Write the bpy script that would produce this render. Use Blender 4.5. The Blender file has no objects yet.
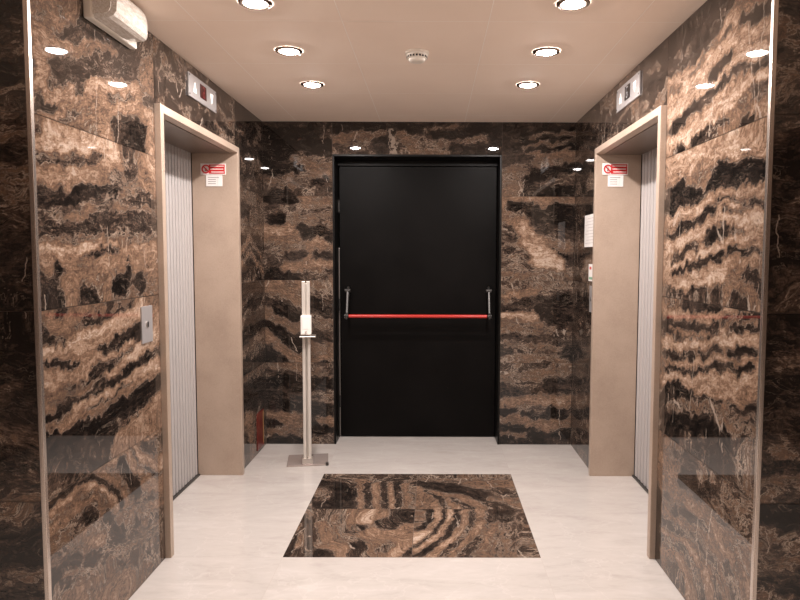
import bpy, bmesh, math, random
import numpy as np
from mathutils import Matrix, Vector
C = bpy.context.scene.collection
random.seed(4)
XL, XR, YB, ZC = -1.2205, 1.0278, 4.7308, 2.348      # lift alcove: side walls, back wall, ceiling
YN = 2.010                                           # where the alcove opens to the lobby
PX0, PX1, PY0, PY1 = -0.6856, 0.5051, 2.9155, 4.0727 # marble inlay in the floor
TW, TD = (PX1-PX0)/2, (PY1-PY0)/2
ROWS = [0.0, 0.608, 1.212, 1.820, ZC]

STROKES = {
 'L4': [
  (0.5, [(2.058, 2.144), (2.142, 2.150), (2.270, 2.214)]),
  (0.2, [(2.154, 2.104), (2.233, 2.126), (2.335, 2.156)]),
  (0.6, [(2.128, 2.145), (2.187, 2.141), (2.139, 2.091)]),
  (0.7, [(2.061, 1.984), (2.088, 1.959), (2.057, 1.919)]),
  (0.65, [(2.036, 2.009), (2.122, 2.060), (2.333, 2.123)]),
  (0.2, [(2.023, 2.013), (2.016, 1.939)]),
  (0.15, [(2.347, 2.068), (2.502, 2.133), (2.651, 2.126)]),
  (0.2, [(2.345, 2.031), (2.500, 2.093), (2.698, 2.129)]),
  (0.18, [(2.163, 2.006), (2.208, 1.984), (2.309, 2.012)]),
  (0.55, [(2.331, 2.100), (2.443, 2.139), (2.544, 2.156)]),
  (0.25, [(2.128, 1.920), (2.256, 1.971)]),
  (0.8, [(2.104, 1.885), (2.173, 1.910), (2.222, 1.949), (2.269, 1.925), (2.376, 1.960)]),
  (0.75, [(2.377, 1.974), (2.558, 2.029), (2.717, 2.054)]),
  (0.15, [(2.075, 1.866), (2.140, 1.864), (2.088, 1.844)]),
  (0.2, [(2.254, 1.939), (2.322, 1.951)]),
  (0.45, [(2.170, 1.871), (2.338, 1.928)]),
  (0.7, [(2.079, 1.818), (2.251, 1.894), (2.433, 1.959)]),
  (0.25, [(2.153, 1.833), (2.267, 1.884)]),
  (0.55, [(2.300, 1.864), (2.430, 1.911)]),
  (0.7, [(2.431, 1.940), (2.643, 1.994), (2.866, 2.006)]),
  (0.3, [(2.513, 1.978), (2.692, 2.032)]),
  (0.15, [(2.549, 1.886), (2.707, 1.896), (2.783, 1.921)]),
  (0.12, [(2.590, 1.843), (2.728, 1.835)]),
  (0.5, [(2.247, 1.826), (2.425, 1.842)]),
  (0.65, [(2.449, 1.905), (2.464, 1.840)]),
  (0.65, [(2.835, 1.931), (2.856, 1.845)]),
  (0.25, [(2.814, 2.017), (2.924, 2.065)]),
  (0.5, [(2.795, 2.123), (2.898, 2.104)]),
  (0.35, [(2.036, 1.792), (2.165, 1.793)]),
  (0.15, [(2.336, 2.184), (2.506, 2.193), (2.703, 2.225)]),
 ],
 'L3': [
  (0.35, [(2.018, 1.768), (2.049, 1.760)]),
  (0.85, [(2.014, 1.710), (2.115, 1.737), (2.307, 1.775), (2.535, 1.784)]),
  (0.8, [(2.024, 1.741), (2.153, 1.774), (2.350, 1.788)]),
  (0.3, [(2.044, 1.677), (2.131, 1.709), (2.203, 1.700), (2.303, 1.712), (2.414, 1.753)]),
  (0.7, [(2.009, 1.633), (2.301, 1.676), (2.482, 1.728), (2.557, 1.745)]),
  (0.65, [(2.016, 1.615), (2.200, 1.636), (2.479, 1.675)]),
  (0.6, [(2.750, 1.753), (2.868, 1.659)]),
  (0.7, [(2.846, 1.833), (2.888, 1.730)]),
  (0.3, [(2.598, 1.782), (2.678, 1.756), (2.662, 1.709)]),
  (0.35, [(2.505, 1.696), (2.554, 1.690)]),
  (0.1, [(2.014, 1.581), (2.159, 1.585), (2.406, 1.620), (2.550, 1.622)]),
  (0.15, [(2.004, 1.547), (2.158, 1.565)]),
  (0.5, [(2.103, 1.535), (2.157, 1.549)]),
  (0.32, [(2.018, 1.519), (2.294, 1.565), (2.523, 1.596), (2.865, 1.618)]),
  (0.55, [(2.192, 1.520), (2.292, 1.527)]),
  (0.55, [(2.272, 1.536), (2.358, 1.565)]),
  (0.2, [(2.033, 1.491), (2.191, 1.489), (2.400, 1.522), (2.862, 1.563)]),
  (0.45, [(2.521, 1.559), (2.863, 1.584)]),
  (0.22, [(2.031, 1.461), (2.289, 1.477), (2.518, 1.505), (2.859, 1.515)]),
  (0.4, [(2.029, 1.432), (2.287, 1.444), (2.793, 1.471)]),
  (0.85, [(2.027, 1.401), (2.244, 1.405), (2.418, 1.442), (2.513, 1.432)]),
  (0.75, [(2.590, 1.415), (2.853, 1.411)]),
  (0.25, [(2.262, 1.372), (2.415, 1.389), (2.513, 1.420)]),
  (0.65, [(2.025, 1.363), (2.093, 1.383), (2.390, 1.360), (2.850, 1.356)]),
  (0.05, [(2.114, 1.373), (2.130, 1.347)]),
  (0.08, [(2.608, 1.371), (2.626, 1.339)]),
  (0.05, [(2.503, 1.268), (2.581, 1.271)]),
  (0.08, [(2.716, 1.291), (2.735, 1.251)]),
  (0.08, [(2.021, 1.295), (2.051, 1.253), (2.102, 1.245)]),
  (0.6, [(2.162, 1.331), (2.214, 1.243)]),
  (0.15, [(2.276, 1.262), (2.347, 1.212)]),
  (0.2, [(2.022, 1.324), (2.021, 1.305)]),
  (0.65, [(2.411, 1.325), (2.464, 1.228)]),
  (0.45, [(2.501, 1.225), (2.874, 1.209)]),
  (0.6, [(2.300, 1.327), (2.364, 1.303)]),
  (0.55, [(2.778, 1.208), (2.878, 1.286)]),
 ],
 'L2': [
  (0.6, [(2.020, 1.192), (2.113, 1.175), (2.265, 1.174), (2.440, 1.176)]),
  (0.12, [(2.018, 1.161), (2.018, 1.122), (2.067, 1.099), (2.137, 1.086)]),
  (0.12, [(2.121, 1.191), (2.165, 1.183)]),
  (0.5, [(2.084, 1.146), (2.214, 1.122)]),
  (0.25, [(2.280, 1.150), (2.440, 1.162), (2.624, 1.186)]),
  (0.3, [(2.254, 1.122), (2.280, 1.141)]),
  (0.4, [(2.479, 1.187), (2.624, 1.201)]),
  (0.85, [(2.013, 1.083), (2.211, 1.076), (2.346, 1.112), (2.689, 1.161)]),
  (0.75, [(2.012, 1.068), (2.209, 1.046), (2.325, 1.064), (2.642, 1.129)]),
  (0.1, [(2.050, 1.038), (2.133, 1.024), (2.223, 1.013)]),
  (0.1, [(2.359, 1.032), (2.472, 1.059), (2.685, 1.088)]),
  (0.12, [(2.432, 1.040), (2.683, 1.057)]),
  (0.65, [(2.224, 1.026), (2.340, 1.026)]),
  (0.75, [(2.009, 1.021), (2.206, 0.986), (2.375, 1.011), (2.636, 1.027)]),
  (0.15, [(2.301, 0.951), (2.391, 0.971), (2.467, 0.978)]),
  (0.3, [(2.468, 0.997), (2.635, 1.007)]),
  (0.8, [(2.006, 0.978), (2.174, 0.975), (2.286, 0.972)]),
  (0.8, [(2.426, 0.932), (2.656, 0.988), (2.877, 1.023)]),
  (0.5, [(2.005, 0.951), (2.283, 0.923)]),
  (0.35, [(2.173, 0.949), (2.283, 0.927)]),
  (0.15, [(2.154, 0.885), (2.280, 0.883), (2.523, 0.909), (2.699, 0.945), (2.901, 0.963)]),
  (0.85, [(2.199, 0.866), (2.366, 0.855), (2.563, 0.887), (2.721, 0.910), (2.909, 0.882)]),
  (0.2, [(2.294, 0.835), (2.420, 0.843), (2.628, 0.890)]),
  (0.7, [(2.650, 0.896), (2.909, 0.871)]),
  (0.04, [(2.032, 0.865), (2.094, 0.858), (2.109, 0.875)]),
  (0.5, [(2.002, 0.912), (2.069, 0.901)]),
  (0.65, [(2.012, 0.851), (2.277, 0.821), (2.561, 0.852), (2.842, 0.872)]),
  (0.06, [(2.036, 0.808), (2.291, 0.781), (2.416, 0.777), (2.601, 0.813), (2.866, 0.834)]),
  (0.1, [(2.192, 0.764), (2.414, 0.740), (2.599, 0.773), (2.838, 0.806)]),
  (0.3, [(2.513, 0.743), (2.641, 0.742)]),
  (0.7, [(2.508, 0.675), (2.757, 0.714), (2.915, 0.744)]),
 ],
 'L1': [
  (0.7, [(2.015, 0.690), (2.304, 0.622), (2.532, 0.615)]),
  (0.2, [(2.027, 0.748), (2.331, 0.678), (2.684, 0.685)]),
  (0.55, [(2.011, 0.630), (2.215, 0.617), (2.375, 0.615)]),
  (0.04, [(2.026, 0.581), (2.172, 0.599), (2.302, 0.583), (2.419, 0.504), (2.507, 0.425)]),
  (0.75, [(2.034, 0.556), (2.192, 0.586), (2.301, 0.565), (2.393, 0.500), (2.472, 0.425)]),
  (0.45, [(2.032, 0.535), (2.211, 0.550), (2.299, 0.535), (2.391, 0.469)]),
  (0.6, [(2.030, 0.503), (2.209, 0.515), (2.309, 0.513), (2.366, 0.453)]),
  (0.35, [(2.029, 0.476), (2.207, 0.480), (2.319, 0.484)]),
  (0.05, [(2.239, 0.479), (2.305, 0.440)]),
  (0.6, [(2.338, 0.602), (2.471, 0.505), (2.563, 0.417)]),
  (0.4, [(2.375, 0.602), (2.511, 0.490), (2.591, 0.406)]),
  (0.08, [(2.503, 0.580), (2.581, 0.479), (2.667, 0.407)]),
  (0.7, [(2.560, 0.609), (2.643, 0.514), (2.798, 0.411), (2.939, 0.370)]),
  (0.35, [(2.588, 0.601), (2.673, 0.511), (2.833, 0.421), (2.940, 0.393)]),
  (0.75, [(2.618, 0.606), (2.721, 0.510), (2.869, 0.432), (2.942, 0.424)]),
  (0.3, [(2.694, 0.597), (2.805, 0.535), (2.912, 0.549)]),
  (0.6, [(2.649, 0.624), (2.743, 0.612), (2.880, 0.619)]),
  (0.65, [(2.700, 0.424), (2.900, 0.345)]),
  (0.4, [(2.665, 0.379), (2.915, 0.285)]),
  (0.65, [(2.758, 0.314), (2.913, 0.254)]),
  (0.4, [(2.025, 0.412), (2.202, 0.399), (2.573, 0.344), (2.894, 0.231)]),
  (0.7, [(2.224, 0.402), (2.334, 0.340)]),
  (0.35, [(2.056, 0.308), (2.428, 0.220), (2.887, 0.124)]),
  (0.1, [(2.388, 0.406), (2.487, 0.312)]),
  (0.1, [(2.022, 0.359), (2.075, 0.321)]),
  (0.15, [(2.262, 0.299), (2.307, 0.283)]),
  (0.15, [(2.116, 0.346), (2.176, 0.328)]),
  (0.6, [(2.394, 0.092), (2.557, 0.074)]),
  (0.5, [(2.090, 0.245), (2.303, 0.217)]),
  (0.3, [(2.892, 0.200), (2.902, 0.055)]),
 ],
 'R4': [
  (0.15, [(3.073, 2.246), (2.734, 2.266), (2.463, 2.281), (2.303, 2.270)]),
  (0.12, [(2.887, 2.183), (2.584, 2.175), (2.389, 2.234)]),
  (0.3, [(2.993, 2.187), (2.700, 2.221)]),
  (0.75, [(2.885, 2.146), (2.503, 2.139), (2.362, 2.176), (2.235, 2.189)]),
  (0.15, [(2.235, 2.184), (2.100, 2.154), (2.032, 2.158)]),
  (0.55, [(2.217, 2.210), (2.084, 2.178)]),
  (0.8, [(2.845, 2.064), (2.551, 2.090), (2.315, 2.141), (2.044, 2.091)]),
  (0.3, [(2.529, 2.147), (2.431, 2.168), (2.295, 2.163)]),
  (0.25, [(2.635, 2.113), (2.541, 2.130)]),
  (0.2, [(2.457, 2.033), (2.387, 2.055), (2.299, 2.064)]),
  (0.6, [(2.251, 2.129), (2.024, 2.055)]),
  (0.85, [(2.839, 1.978), (2.572, 2.015), (2.420, 2.024), (2.225, 2.051), (2.039, 2.026)]),
  (0.4, [(2.847, 2.088), (2.750, 2.076)]),
  (0.12, [(2.805, 1.965), (2.624, 1.967), (2.466, 1.984), (2.338, 2.007), (2.202, 2.008), (2.053, 1.983)]),
  (0.15, [(2.834, 1.918), (2.771, 1.941)]),
  (0.15, [(2.569, 1.977), (2.416, 1.972)]),
  (0.75, [(2.737, 1.899), (2.539, 1.927), (2.325, 1.979), (2.161, 1.983)]),
  (0.85, [(2.848, 1.884), (2.563, 1.894), (2.367, 1.935), (2.178, 1.951), (2.033, 1.943)]),
  (0.9, [(2.703, 1.859), (2.484, 1.884), (2.321, 1.920), (2.216, 1.933)]),
  (0.2, [(2.119, 1.918), (2.084, 1.927), (2.021, 1.894)]),
  (0.3, [(2.099, 1.896), (2.011, 1.866)]),
  (0.55, [(2.318, 1.885), (2.214, 1.895), (2.155, 1.900)]),
  (0.12, [(2.764, 1.852), (2.702, 1.836)]),
  (0.15, [(2.615, 1.849), (2.432, 1.853), (2.284, 1.863)]),
  (0.55, [(2.429, 1.821), (2.231, 1.852)]),
  (0.1, [(2.161, 1.851), (2.122, 1.830)]),
  (0.6, [(2.134, 1.868), (2.009, 1.844)]),
  (0.65, [(2.094, 1.824), (1.999, 1.821)]),
 ],
 'R3': [
  (0.75, [(2.850, 1.814), (2.532, 1.801), (2.171, 1.791)]),
  (0.8, [(2.846, 1.769), (2.530, 1.772), (2.168, 1.757), (2.014, 1.733)]),
  (0.7, [(2.808, 1.719), (2.528, 1.744), (2.395, 1.736)]),
  (0.5, [(2.674, 1.710), (2.393, 1.714)]),
  (0.08, [(2.834, 1.607), (2.753, 1.676), (2.705, 1.695)]),
  (0.08, [(2.798, 1.591), (2.637, 1.628), (2.492, 1.626)]),
  (0.06, [(2.438, 1.632), (2.391, 1.692), (2.249, 1.689), (2.025, 1.646)]),
  (0.08, [(2.388, 1.648), (2.202, 1.638), (2.042, 1.629)]),
  (0.6, [(2.493, 1.649), (2.416, 1.684)]),
  (0.8, [(2.829, 1.542), (2.516, 1.577), (2.266, 1.615), (2.004, 1.602)]),
  (0.65, [(2.384, 1.594), (2.243, 1.607)]),
  (0.15, [(2.826, 1.497), (2.599, 1.518), (2.433, 1.559), (2.242, 1.597), (2.154, 1.559), (2.019, 1.558)]),
  (0.7, [(2.827, 1.516), (2.601, 1.553)]),
  (0.3, [(2.308, 1.551), (2.173, 1.536)]),
  (0.85, [(2.822, 1.439), (2.509, 1.479), (2.330, 1.531), (1.997, 1.506)]),
  (0.8, [(2.383, 1.572), (2.175, 1.561), (2.054, 1.533)]),
  (0.25, [(2.781, 1.361), (2.715, 1.387), (2.533, 1.428)]),
  (0.15, [(2.450, 1.432), (2.375, 1.474), (2.280, 1.486)]),
  (0.35, [(2.234, 1.489), (2.169, 1.477)]),
  (0.85, [(2.814, 1.341), (2.448, 1.404), (2.209, 1.448), (2.013, 1.470)]),
  (0.12, [(2.777, 1.316), (2.500, 1.370), (2.321, 1.403)]),
  (0.18, [(2.275, 1.418), (2.143, 1.407), (2.025, 1.396)]),
  (0.7, [(2.299, 1.429), (2.145, 1.436), (2.010, 1.429)]),
  (0.6, [(2.121, 1.392), (2.007, 1.387)]),
  (0.75, [(2.810, 1.290), (2.497, 1.318), (2.248, 1.372), (1.988, 1.378)]),
  (0.85, [(2.773, 1.259), (2.581, 1.280), (2.314, 1.312)]),
  (0.25, [(2.825, 1.244), (2.639, 1.235)]),
  (0.2, [(2.609, 1.255), (2.311, 1.275)]),
  (0.45, [(2.265, 1.293), (2.222, 1.326)]),
  (0.15, [(2.117, 1.334), (2.057, 1.321), (2.018, 1.294)]),
  (0.5, [(2.154, 1.278), (2.073, 1.272)]),
  (0.12, [(2.162, 1.247), (2.131, 1.240)]),
  (0.6, [(2.021, 1.341), (1.989, 1.268)]),
 ],
 'R2': [
  (0.15, [(2.643, 1.188), (2.460, 1.191), (2.301, 1.202)]),
  (0.5, [(2.823, 1.186), (2.700, 1.183)]),
  (0.75, [(2.851, 1.136), (2.410, 1.170), (2.279, 1.196), (2.021, 1.225)]),
  (0.2, [(2.267, 1.174), (2.142, 1.199), (2.020, 1.208)]),
  (0.12, [(2.849, 1.101), (2.554, 1.099), (2.341, 1.153)]),
  (0.15, [(2.275, 1.145), (2.196, 1.167), (2.033, 1.154)]),
  (0.75, [(2.295, 1.119), (2.216, 1.174), (2.051, 1.173)]),
  (0.25, [(2.782, 1.062), (2.605, 1.056), (2.476, 1.088), (2.316, 1.112)]),
  (0.7, [(2.783, 1.079), (2.607, 1.077), (2.406, 1.111)]),
  (0.85, [(2.841, 1.002), (2.525, 1.055), (2.294, 1.105), (2.135, 1.116), (2.014, 1.127)]),
  (0.2, [(2.838, 0.961), (2.627, 0.976), (2.519, 0.983)]),
  (0.25, [(2.471, 1.016), (2.311, 1.050)]),
  (0.1, [(2.227, 1.044), (2.143, 1.088), (2.061, 1.082)]),
  (0.65, [(2.043, 1.064), (2.004, 1.103)]),
  (0.75, [(2.835, 0.920), (2.653, 0.945), (2.398, 1.002), (2.009, 1.056)]),
  (0.15, [(2.834, 0.903), (2.542, 0.931), (2.419, 0.969)]),
  (0.08, [(2.396, 0.978), (2.186, 1.023), (2.075, 1.028)]),
  (0.12, [(2.305, 0.969), (2.165, 0.999)]),
  (0.8, [(2.831, 0.868), (2.393, 0.943), (2.126, 0.993), (2.006, 1.019)]),
  (0.75, [(2.830, 0.850), (2.392, 0.923), (2.181, 0.960), (2.005, 0.998)]),
  (0.7, [(2.511, 0.874), (2.278, 0.898), (2.003, 0.969)]),
  (0.08, [(2.825, 0.780), (2.675, 0.857), (2.536, 0.853)]),
  (0.2, [(2.509, 0.843), (2.364, 0.864), (2.100, 0.883), (2.000, 0.928)]),
  (0.7, [(2.255, 0.869), (2.119, 0.896)]),
  (0.4, [(2.789, 0.735), (2.507, 0.811), (2.172, 0.843)]),
  (0.55, [(2.613, 0.787), (2.385, 0.829)]),
  (0.04, [(2.753, 0.685), (2.637, 0.732), (2.380, 0.760), (2.227, 0.763)]),
  (0.08, [(2.721, 0.670), (2.500, 0.718)]),
  (0.4, [(2.272, 0.808), (1.994, 0.854)]),
  (0.25, [(2.630, 0.639), (2.266, 0.728)]),
  (0.35, [(2.130, 0.781), (1.991, 0.804)]),
 ],
 'R1': [
  (0.3, [(2.546, 0.680), (2.162, 0.704), (2.017, 0.682)]),
  (0.5, [(2.841, 0.558), (2.633, 0.593)]),
  (0.3, [(2.768, 0.566), (2.599, 0.566)]),
  (0.6, [(2.836, 0.491), (2.660, 0.508)]),
  (0.03, [(2.642, 0.483), (2.562, 0.491), (2.443, 0.480)]),
  (0.1, [(2.392, 0.528), (2.266, 0.560)]),
  (0.35, [(2.311, 0.501), (2.148, 0.512)]),
  (0.4, [(2.421, 0.552), (2.151, 0.562)]),
  (0.3, [(2.788, 0.359), (2.750, 0.333)]),
  (0.6, [(2.828, 0.385), (2.526, 0.413), (2.253, 0.381), (2.134, 0.330)]),
  (0.2, [(2.696, 0.308), (2.552, 0.347), (2.368, 0.387)]),
  (0.55, [(2.819, 0.266), (2.710, 0.269), (2.326, 0.349)]),
  (0.25, [(2.741, 0.204), (2.546, 0.275)]),
  (0.3, [(2.814, 0.206), (2.516, 0.282), (2.319, 0.261), (2.250, 0.173)]),
  (0.7, [(2.812, 0.173), (2.544, 0.245), (2.383, 0.219), (2.310, 0.140)]),
  (0.35, [(2.809, 0.140), (2.572, 0.201), (2.434, 0.158), (2.374, 0.106)]),
  (0.65, [(2.843, 0.083), (2.599, 0.138), (2.484, 0.047)]),
  (0.3, [(2.731, 0.074), (2.562, 0.067)]),
  (0.5, [(2.484, 0.254), (2.267, 0.242), (2.192, 0.193)]),
  (0.4, [(2.261, 0.488), (2.061, 0.487)]),
  (0.45, [(2.207, 0.402), (2.036, 0.409)]),
  (0.3, [(2.202, 0.329), (2.106, 0.240)]),
  (0.55, [(2.139, 0.401), (2.047, 0.283)]),
  (0.12, [(2.879, 0.297), (2.861, 0.068)]),
 ],
 'P01': [
  (0.3, [(-0.629, 4.009), (-0.379, 4.011), (-0.127, 3.980)]),
  (0.06, [(-0.686, 3.698), (-0.656, 3.533), (-0.468, 3.561)]),
  (0.08, [(-0.653, 3.879), (-0.512, 3.818), (-0.479, 3.642)]),
  (0.4, [(-0.670, 3.786), (-0.671, 3.507)]),
  (0.6, [(-0.440, 3.945), (-0.417, 3.700), (-0.392, 3.508)]),
  (0.2, [(-0.472, 3.880), (-0.422, 3.508)]),
  (0.15, [(-0.388, 3.881), (-0.348, 3.509)]),
  (0.65, [(-0.340, 3.881), (-0.302, 3.509)]),
  (0.2, [(-0.283, 3.881), (-0.256, 3.509)]),
  (0.7, [(-0.250, 3.882), (-0.222, 3.509)]),
  (0.15, [(-0.214, 3.914), (-0.188, 3.510)]),
  (0.55, [(-0.157, 3.882), (-0.136, 3.510)]),
  (0.35, [(-0.115, 3.947), (-0.102, 3.510)]),
 ],
 'P11': [
  (0.4, [(-0.059, 4.000), (0.466, 4.018)]),
  (0.1, [(-0.057, 3.870), (0.095, 3.791), (0.201, 3.762)]),
  (0.15, [(0.203, 3.792), (0.299, 3.647)]),
  (0.5, [(0.252, 3.885), (0.473, 3.887)]),
  (0.5, [(0.320, 3.648), (0.500, 3.594)]),
  (0.12, [(0.171, 3.565), (0.229, 3.512)]),
  (0.65, [(-0.083, 3.821), (-0.013, 3.702), (0.048, 3.511)]),
  (0.3, [(-0.045, 3.790), (0.040, 3.674), (0.088, 3.496)]),
  (0.65, [(-0.013, 3.761), (0.092, 3.646), (0.148, 3.496)]),
  (0.3, [(0.112, 3.646), (0.198, 3.496)]),
  (0.55, [(0.155, 3.675), (0.258, 3.497)]),
  (0.35, [(0.397, 3.793), (0.452, 3.705)]),
  (0.25, [(0.334, 3.566), (0.387, 3.498)]),
 ],
 'P00': [
  (0.15, [(-0.667, 3.381), (-0.670, 2.957)]),
  (0.6, [(-0.677, 3.287), (-0.652, 3.034)]),
  (0.3, [(-0.647, 3.431), (-0.585, 2.958)]),
  (0.55, [(-0.574, 3.288), (-0.515, 3.156), (-0.530, 3.034)]),
  (0.1, [(-0.538, 2.977), (-0.497, 2.939)]),
  (0.4, [(-0.513, 3.382), (-0.437, 3.115)]),
  (0.75, [(-0.363, 3.336), (-0.301, 3.384)]),
  (0.7, [(-0.321, 3.200), (-0.281, 3.158)]),
  (0.25, [(-0.431, 3.200), (-0.363, 3.244)]),
  (0.15, [(-0.365, 2.959), (-0.340, 3.035)]),
  (0.6, [(-0.416, 2.958), (-0.461, 3.035)]),
  (0.2, [(-0.258, 3.336), (-0.196, 3.245)]),
  (0.65, [(-0.227, 3.158), (-0.175, 3.201), (-0.122, 3.245)]),
  (0.15, [(-0.136, 3.361), (-0.119, 3.434)]),
  (0.3, [(-0.250, 2.997), (-0.201, 3.036)]),
  (0.7, [(-0.162, 2.960), (-0.098, 3.076)]),
  (0.2, [(-0.110, 2.941), (-0.095, 2.998)]),
  (0.5, [(-0.280, 2.959), (-0.274, 3.075)]),
 ],
 'P10': [
  (0.5, [(-0.060, 3.434), (-0.030, 3.337), (-0.067, 3.268)]),
  (0.15, [(-0.011, 3.459), (-0.011, 3.338), (-0.057, 3.246)]),
  (0.8, [(0.038, 3.475), (0.037, 3.362), (-0.010, 3.202), (-0.080, 3.076)]),
  (0.2, [(0.064, 3.475), (0.066, 3.362), (0.017, 3.202), (-0.070, 3.037)]),
  (0.8, [(0.098, 3.475), (0.095, 3.362), (0.044, 3.181), (-0.061, 2.998)]),
  (0.15, [(0.131, 3.476), (0.133, 3.362), (0.080, 3.160), (-0.043, 2.960)]),
  (0.7, [(0.176, 3.461), (0.180, 3.339), (0.116, 3.139), (0.008, 2.942)]),
  (0.3, [(0.225, 3.461), (0.218, 3.339), (0.151, 3.118), (0.058, 2.942)]),
  (0.65, [(0.266, 3.476), (0.264, 3.316), (0.186, 3.118), (0.092, 2.942)]),
  (0.3, [(0.314, 3.461), (0.300, 3.293), (0.202, 3.078), (0.142, 2.932)]),
  (0.5, [(0.337, 3.293), (0.272, 3.078), (0.193, 2.932)]),
  (0.12, [(0.351, 3.437), (0.392, 3.364)]),
  (0.4, [(0.403, 3.293), (0.330, 2.962)]),
  (0.3, [(0.492, 3.388), (0.415, 2.963)]),
  (0.45, [(0.489, 3.001), (0.396, 2.944)]),
  (0.1, [(0.095, 3.037), (0.111, 3.018)]),
 ],
 'BL4': [
  (0.04, [(-1.200, 2.293), (-0.986, 2.304), (-0.879, 2.273)]),
  (0.03, [(-1.202, 2.208), (-1.030, 2.188), (-0.751, 2.189)]),
  (0.05, [(-1.181, 2.124), (-0.988, 2.145), (-0.773, 2.136)]),
  (0.25, [(-1.200, 2.325), (-0.771, 2.316)]),
  (0.35, [(-0.772, 2.231), (-0.707, 2.252)]),
  (0.4, [(-0.988, 2.082), (-0.773, 2.082)]),
  (0.08, [(-1.205, 1.996), (-1.097, 1.986), (-0.946, 2.007)]),
  (0.45, [(-1.097, 1.954), (-0.731, 1.955)]),
  (0.5, [(-0.946, 2.039), (-0.731, 2.019)]),
  (0.2, [(-0.839, 1.933), (-0.753, 1.955)]),
  (0.4, [(-1.206, 1.932), (-1.034, 1.890)]),
  (0.15, [(-1.121, 1.825), (-1.055, 1.858)]),
  (0.35, [(-0.991, 1.868), (-0.732, 1.848)]),
 ],
 'BL3': [
  (0.08, [(-1.218, 1.799), (-1.100, 1.787), (-0.970, 1.800)]),
  (0.5, [(-0.948, 1.804), (-0.862, 1.762), (-0.732, 1.805)]),
  (0.4, [(-1.208, 1.739), (-0.992, 1.740), (-0.733, 1.719)]),
  (0.1, [(-1.145, 1.632), (-1.090, 1.654)]),
  (0.45, [(-1.036, 1.654), (-0.733, 1.655)]),
  (0.7, [(-1.211, 1.567), (-1.102, 1.557), (-1.026, 1.568)]),
  (0.55, [(-1.211, 1.513), (-0.994, 1.524)]),
  (0.15, [(-0.929, 1.568), (-0.886, 1.536)]),
  (0.1, [(-0.810, 1.568), (-0.745, 1.504)]),
  (0.6, [(-0.887, 1.460), (-0.734, 1.482)]),
  (0.4, [(-1.212, 1.459), (-0.952, 1.438)]),
  (0.35, [(-1.213, 1.372), (-1.105, 1.329)]),
  (0.2, [(-1.039, 1.394), (-0.931, 1.406)]),
  (0.6, [(-0.909, 1.352), (-0.735, 1.341)]),
  (0.15, [(-0.822, 1.384), (-0.746, 1.385)]),
  (0.55, [(-1.084, 1.308), (-0.823, 1.297)]),
  (0.05, [(-1.215, 1.231), (-1.041, 1.242), (-0.965, 1.254)]),
  (0.4, [(-0.954, 1.264), (-0.736, 1.243)]),
 ],
 'BL2': [
  (0.55, [(-1.227, 1.179), (-0.998, 1.158), (-0.956, 1.082)]),
  (0.4, [(-0.868, 1.148), (-0.737, 1.126)]),
  (0.3, [(-1.229, 1.059), (-1.175, 1.015)]),
  (0.2, [(-0.869, 1.038), (-0.760, 0.995)]),
  (0.15, [(-1.175, 1.015), (-1.001, 0.928)]),
  (0.55, [(-1.218, 1.004), (-1.110, 0.928), (-0.980, 0.884)]),
  (0.1, [(-1.198, 0.884), (-1.068, 0.796), (-0.959, 0.730)]),
  (0.55, [(-1.221, 0.817), (-1.113, 0.707), (-0.961, 0.608), (-0.741, 0.631)]),
  (0.2, [(-1.222, 0.729), (-1.070, 0.619)]),
  (0.4, [(-0.870, 0.928), (-0.739, 0.885)]),
  (0.25, [(-0.871, 0.818), (-0.740, 0.775)]),
  (0.45, [(-0.872, 0.730), (-0.740, 0.709)]),
  (0.15, [(-0.873, 0.609), (-0.741, 0.602)]),
 ],
 'BL1': [
  (0.45, [(-1.246, 0.585), (-1.115, 0.575), (-0.961, 0.586)]),
  (0.04, [(-1.237, 0.463), (-1.116, 0.486), (-0.962, 0.442)]),
  (0.35, [(-1.225, 0.530), (-0.961, 0.531)]),
  (0.25, [(-1.238, 0.374), (-0.963, 0.364)]),
  (0.05, [(-1.228, 0.318), (-0.964, 0.285)]),
  (0.4, [(-0.873, 0.553), (-0.741, 0.531)]),
  (0.1, [(-0.874, 0.464), (-0.742, 0.442)]),
  (0.4, [(-0.875, 0.353), (-0.743, 0.353)]),
  (0.08, [(-0.876, 0.274), (-0.765, 0.264)]),
  (0.6, [(-1.208, 0.206), (-0.965, 0.173)]),
  (0.1, [(-1.208, 0.173), (-1.120, 0.151)]),
  (0.5, [(-1.209, 0.105), (-0.966, 0.084)]),
  (0.6, [(-0.810, 0.174), (-0.744, 0.163)]),
  (0.1, [(-0.877, 0.151), (-0.745, 0.084)]),
  (0.05, [(-1.210, 0.038), (-0.967, 0.016)]),
  (0.4, [(-0.878, 0.016), (-0.745, 0.062)]),
 ],
 'BR4': [
  (0.2, [(0.510, 2.320), (0.640, 2.300)]),
  (0.25, [(0.661, 2.321), (1.004, 2.322)]),
  (0.05, [(0.662, 2.257), (0.833, 2.290), (1.026, 2.290)]),
  (0.5, [(0.683, 2.247), (0.876, 2.279), (1.027, 2.269)]),
  (0.1, [(0.662, 2.215), (0.877, 2.226), (1.028, 2.227)]),
  (0.5, [(0.662, 2.183), (0.877, 2.205), (1.028, 2.227)]),
  (0.1, [(0.685, 2.141), (1.028, 2.174)]),
  (0.55, [(0.685, 2.119), (1.029, 2.153)]),
  (0.2, [(0.512, 2.172), (0.642, 2.130)]),
  (0.3, [(0.513, 2.066), (0.707, 2.088)]),
  (0.45, [(0.750, 2.066), (0.987, 2.089)]),
  (0.45, [(0.514, 2.002), (0.665, 1.981)]),
  (0.04, [(0.709, 1.938), (0.794, 1.992), (1.010, 2.025)]),
  (0.35, [(0.774, 1.917), (1.011, 1.961)]),
  (0.04, [(0.688, 1.863), (0.883, 1.853), (1.023, 1.854)]),
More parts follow.
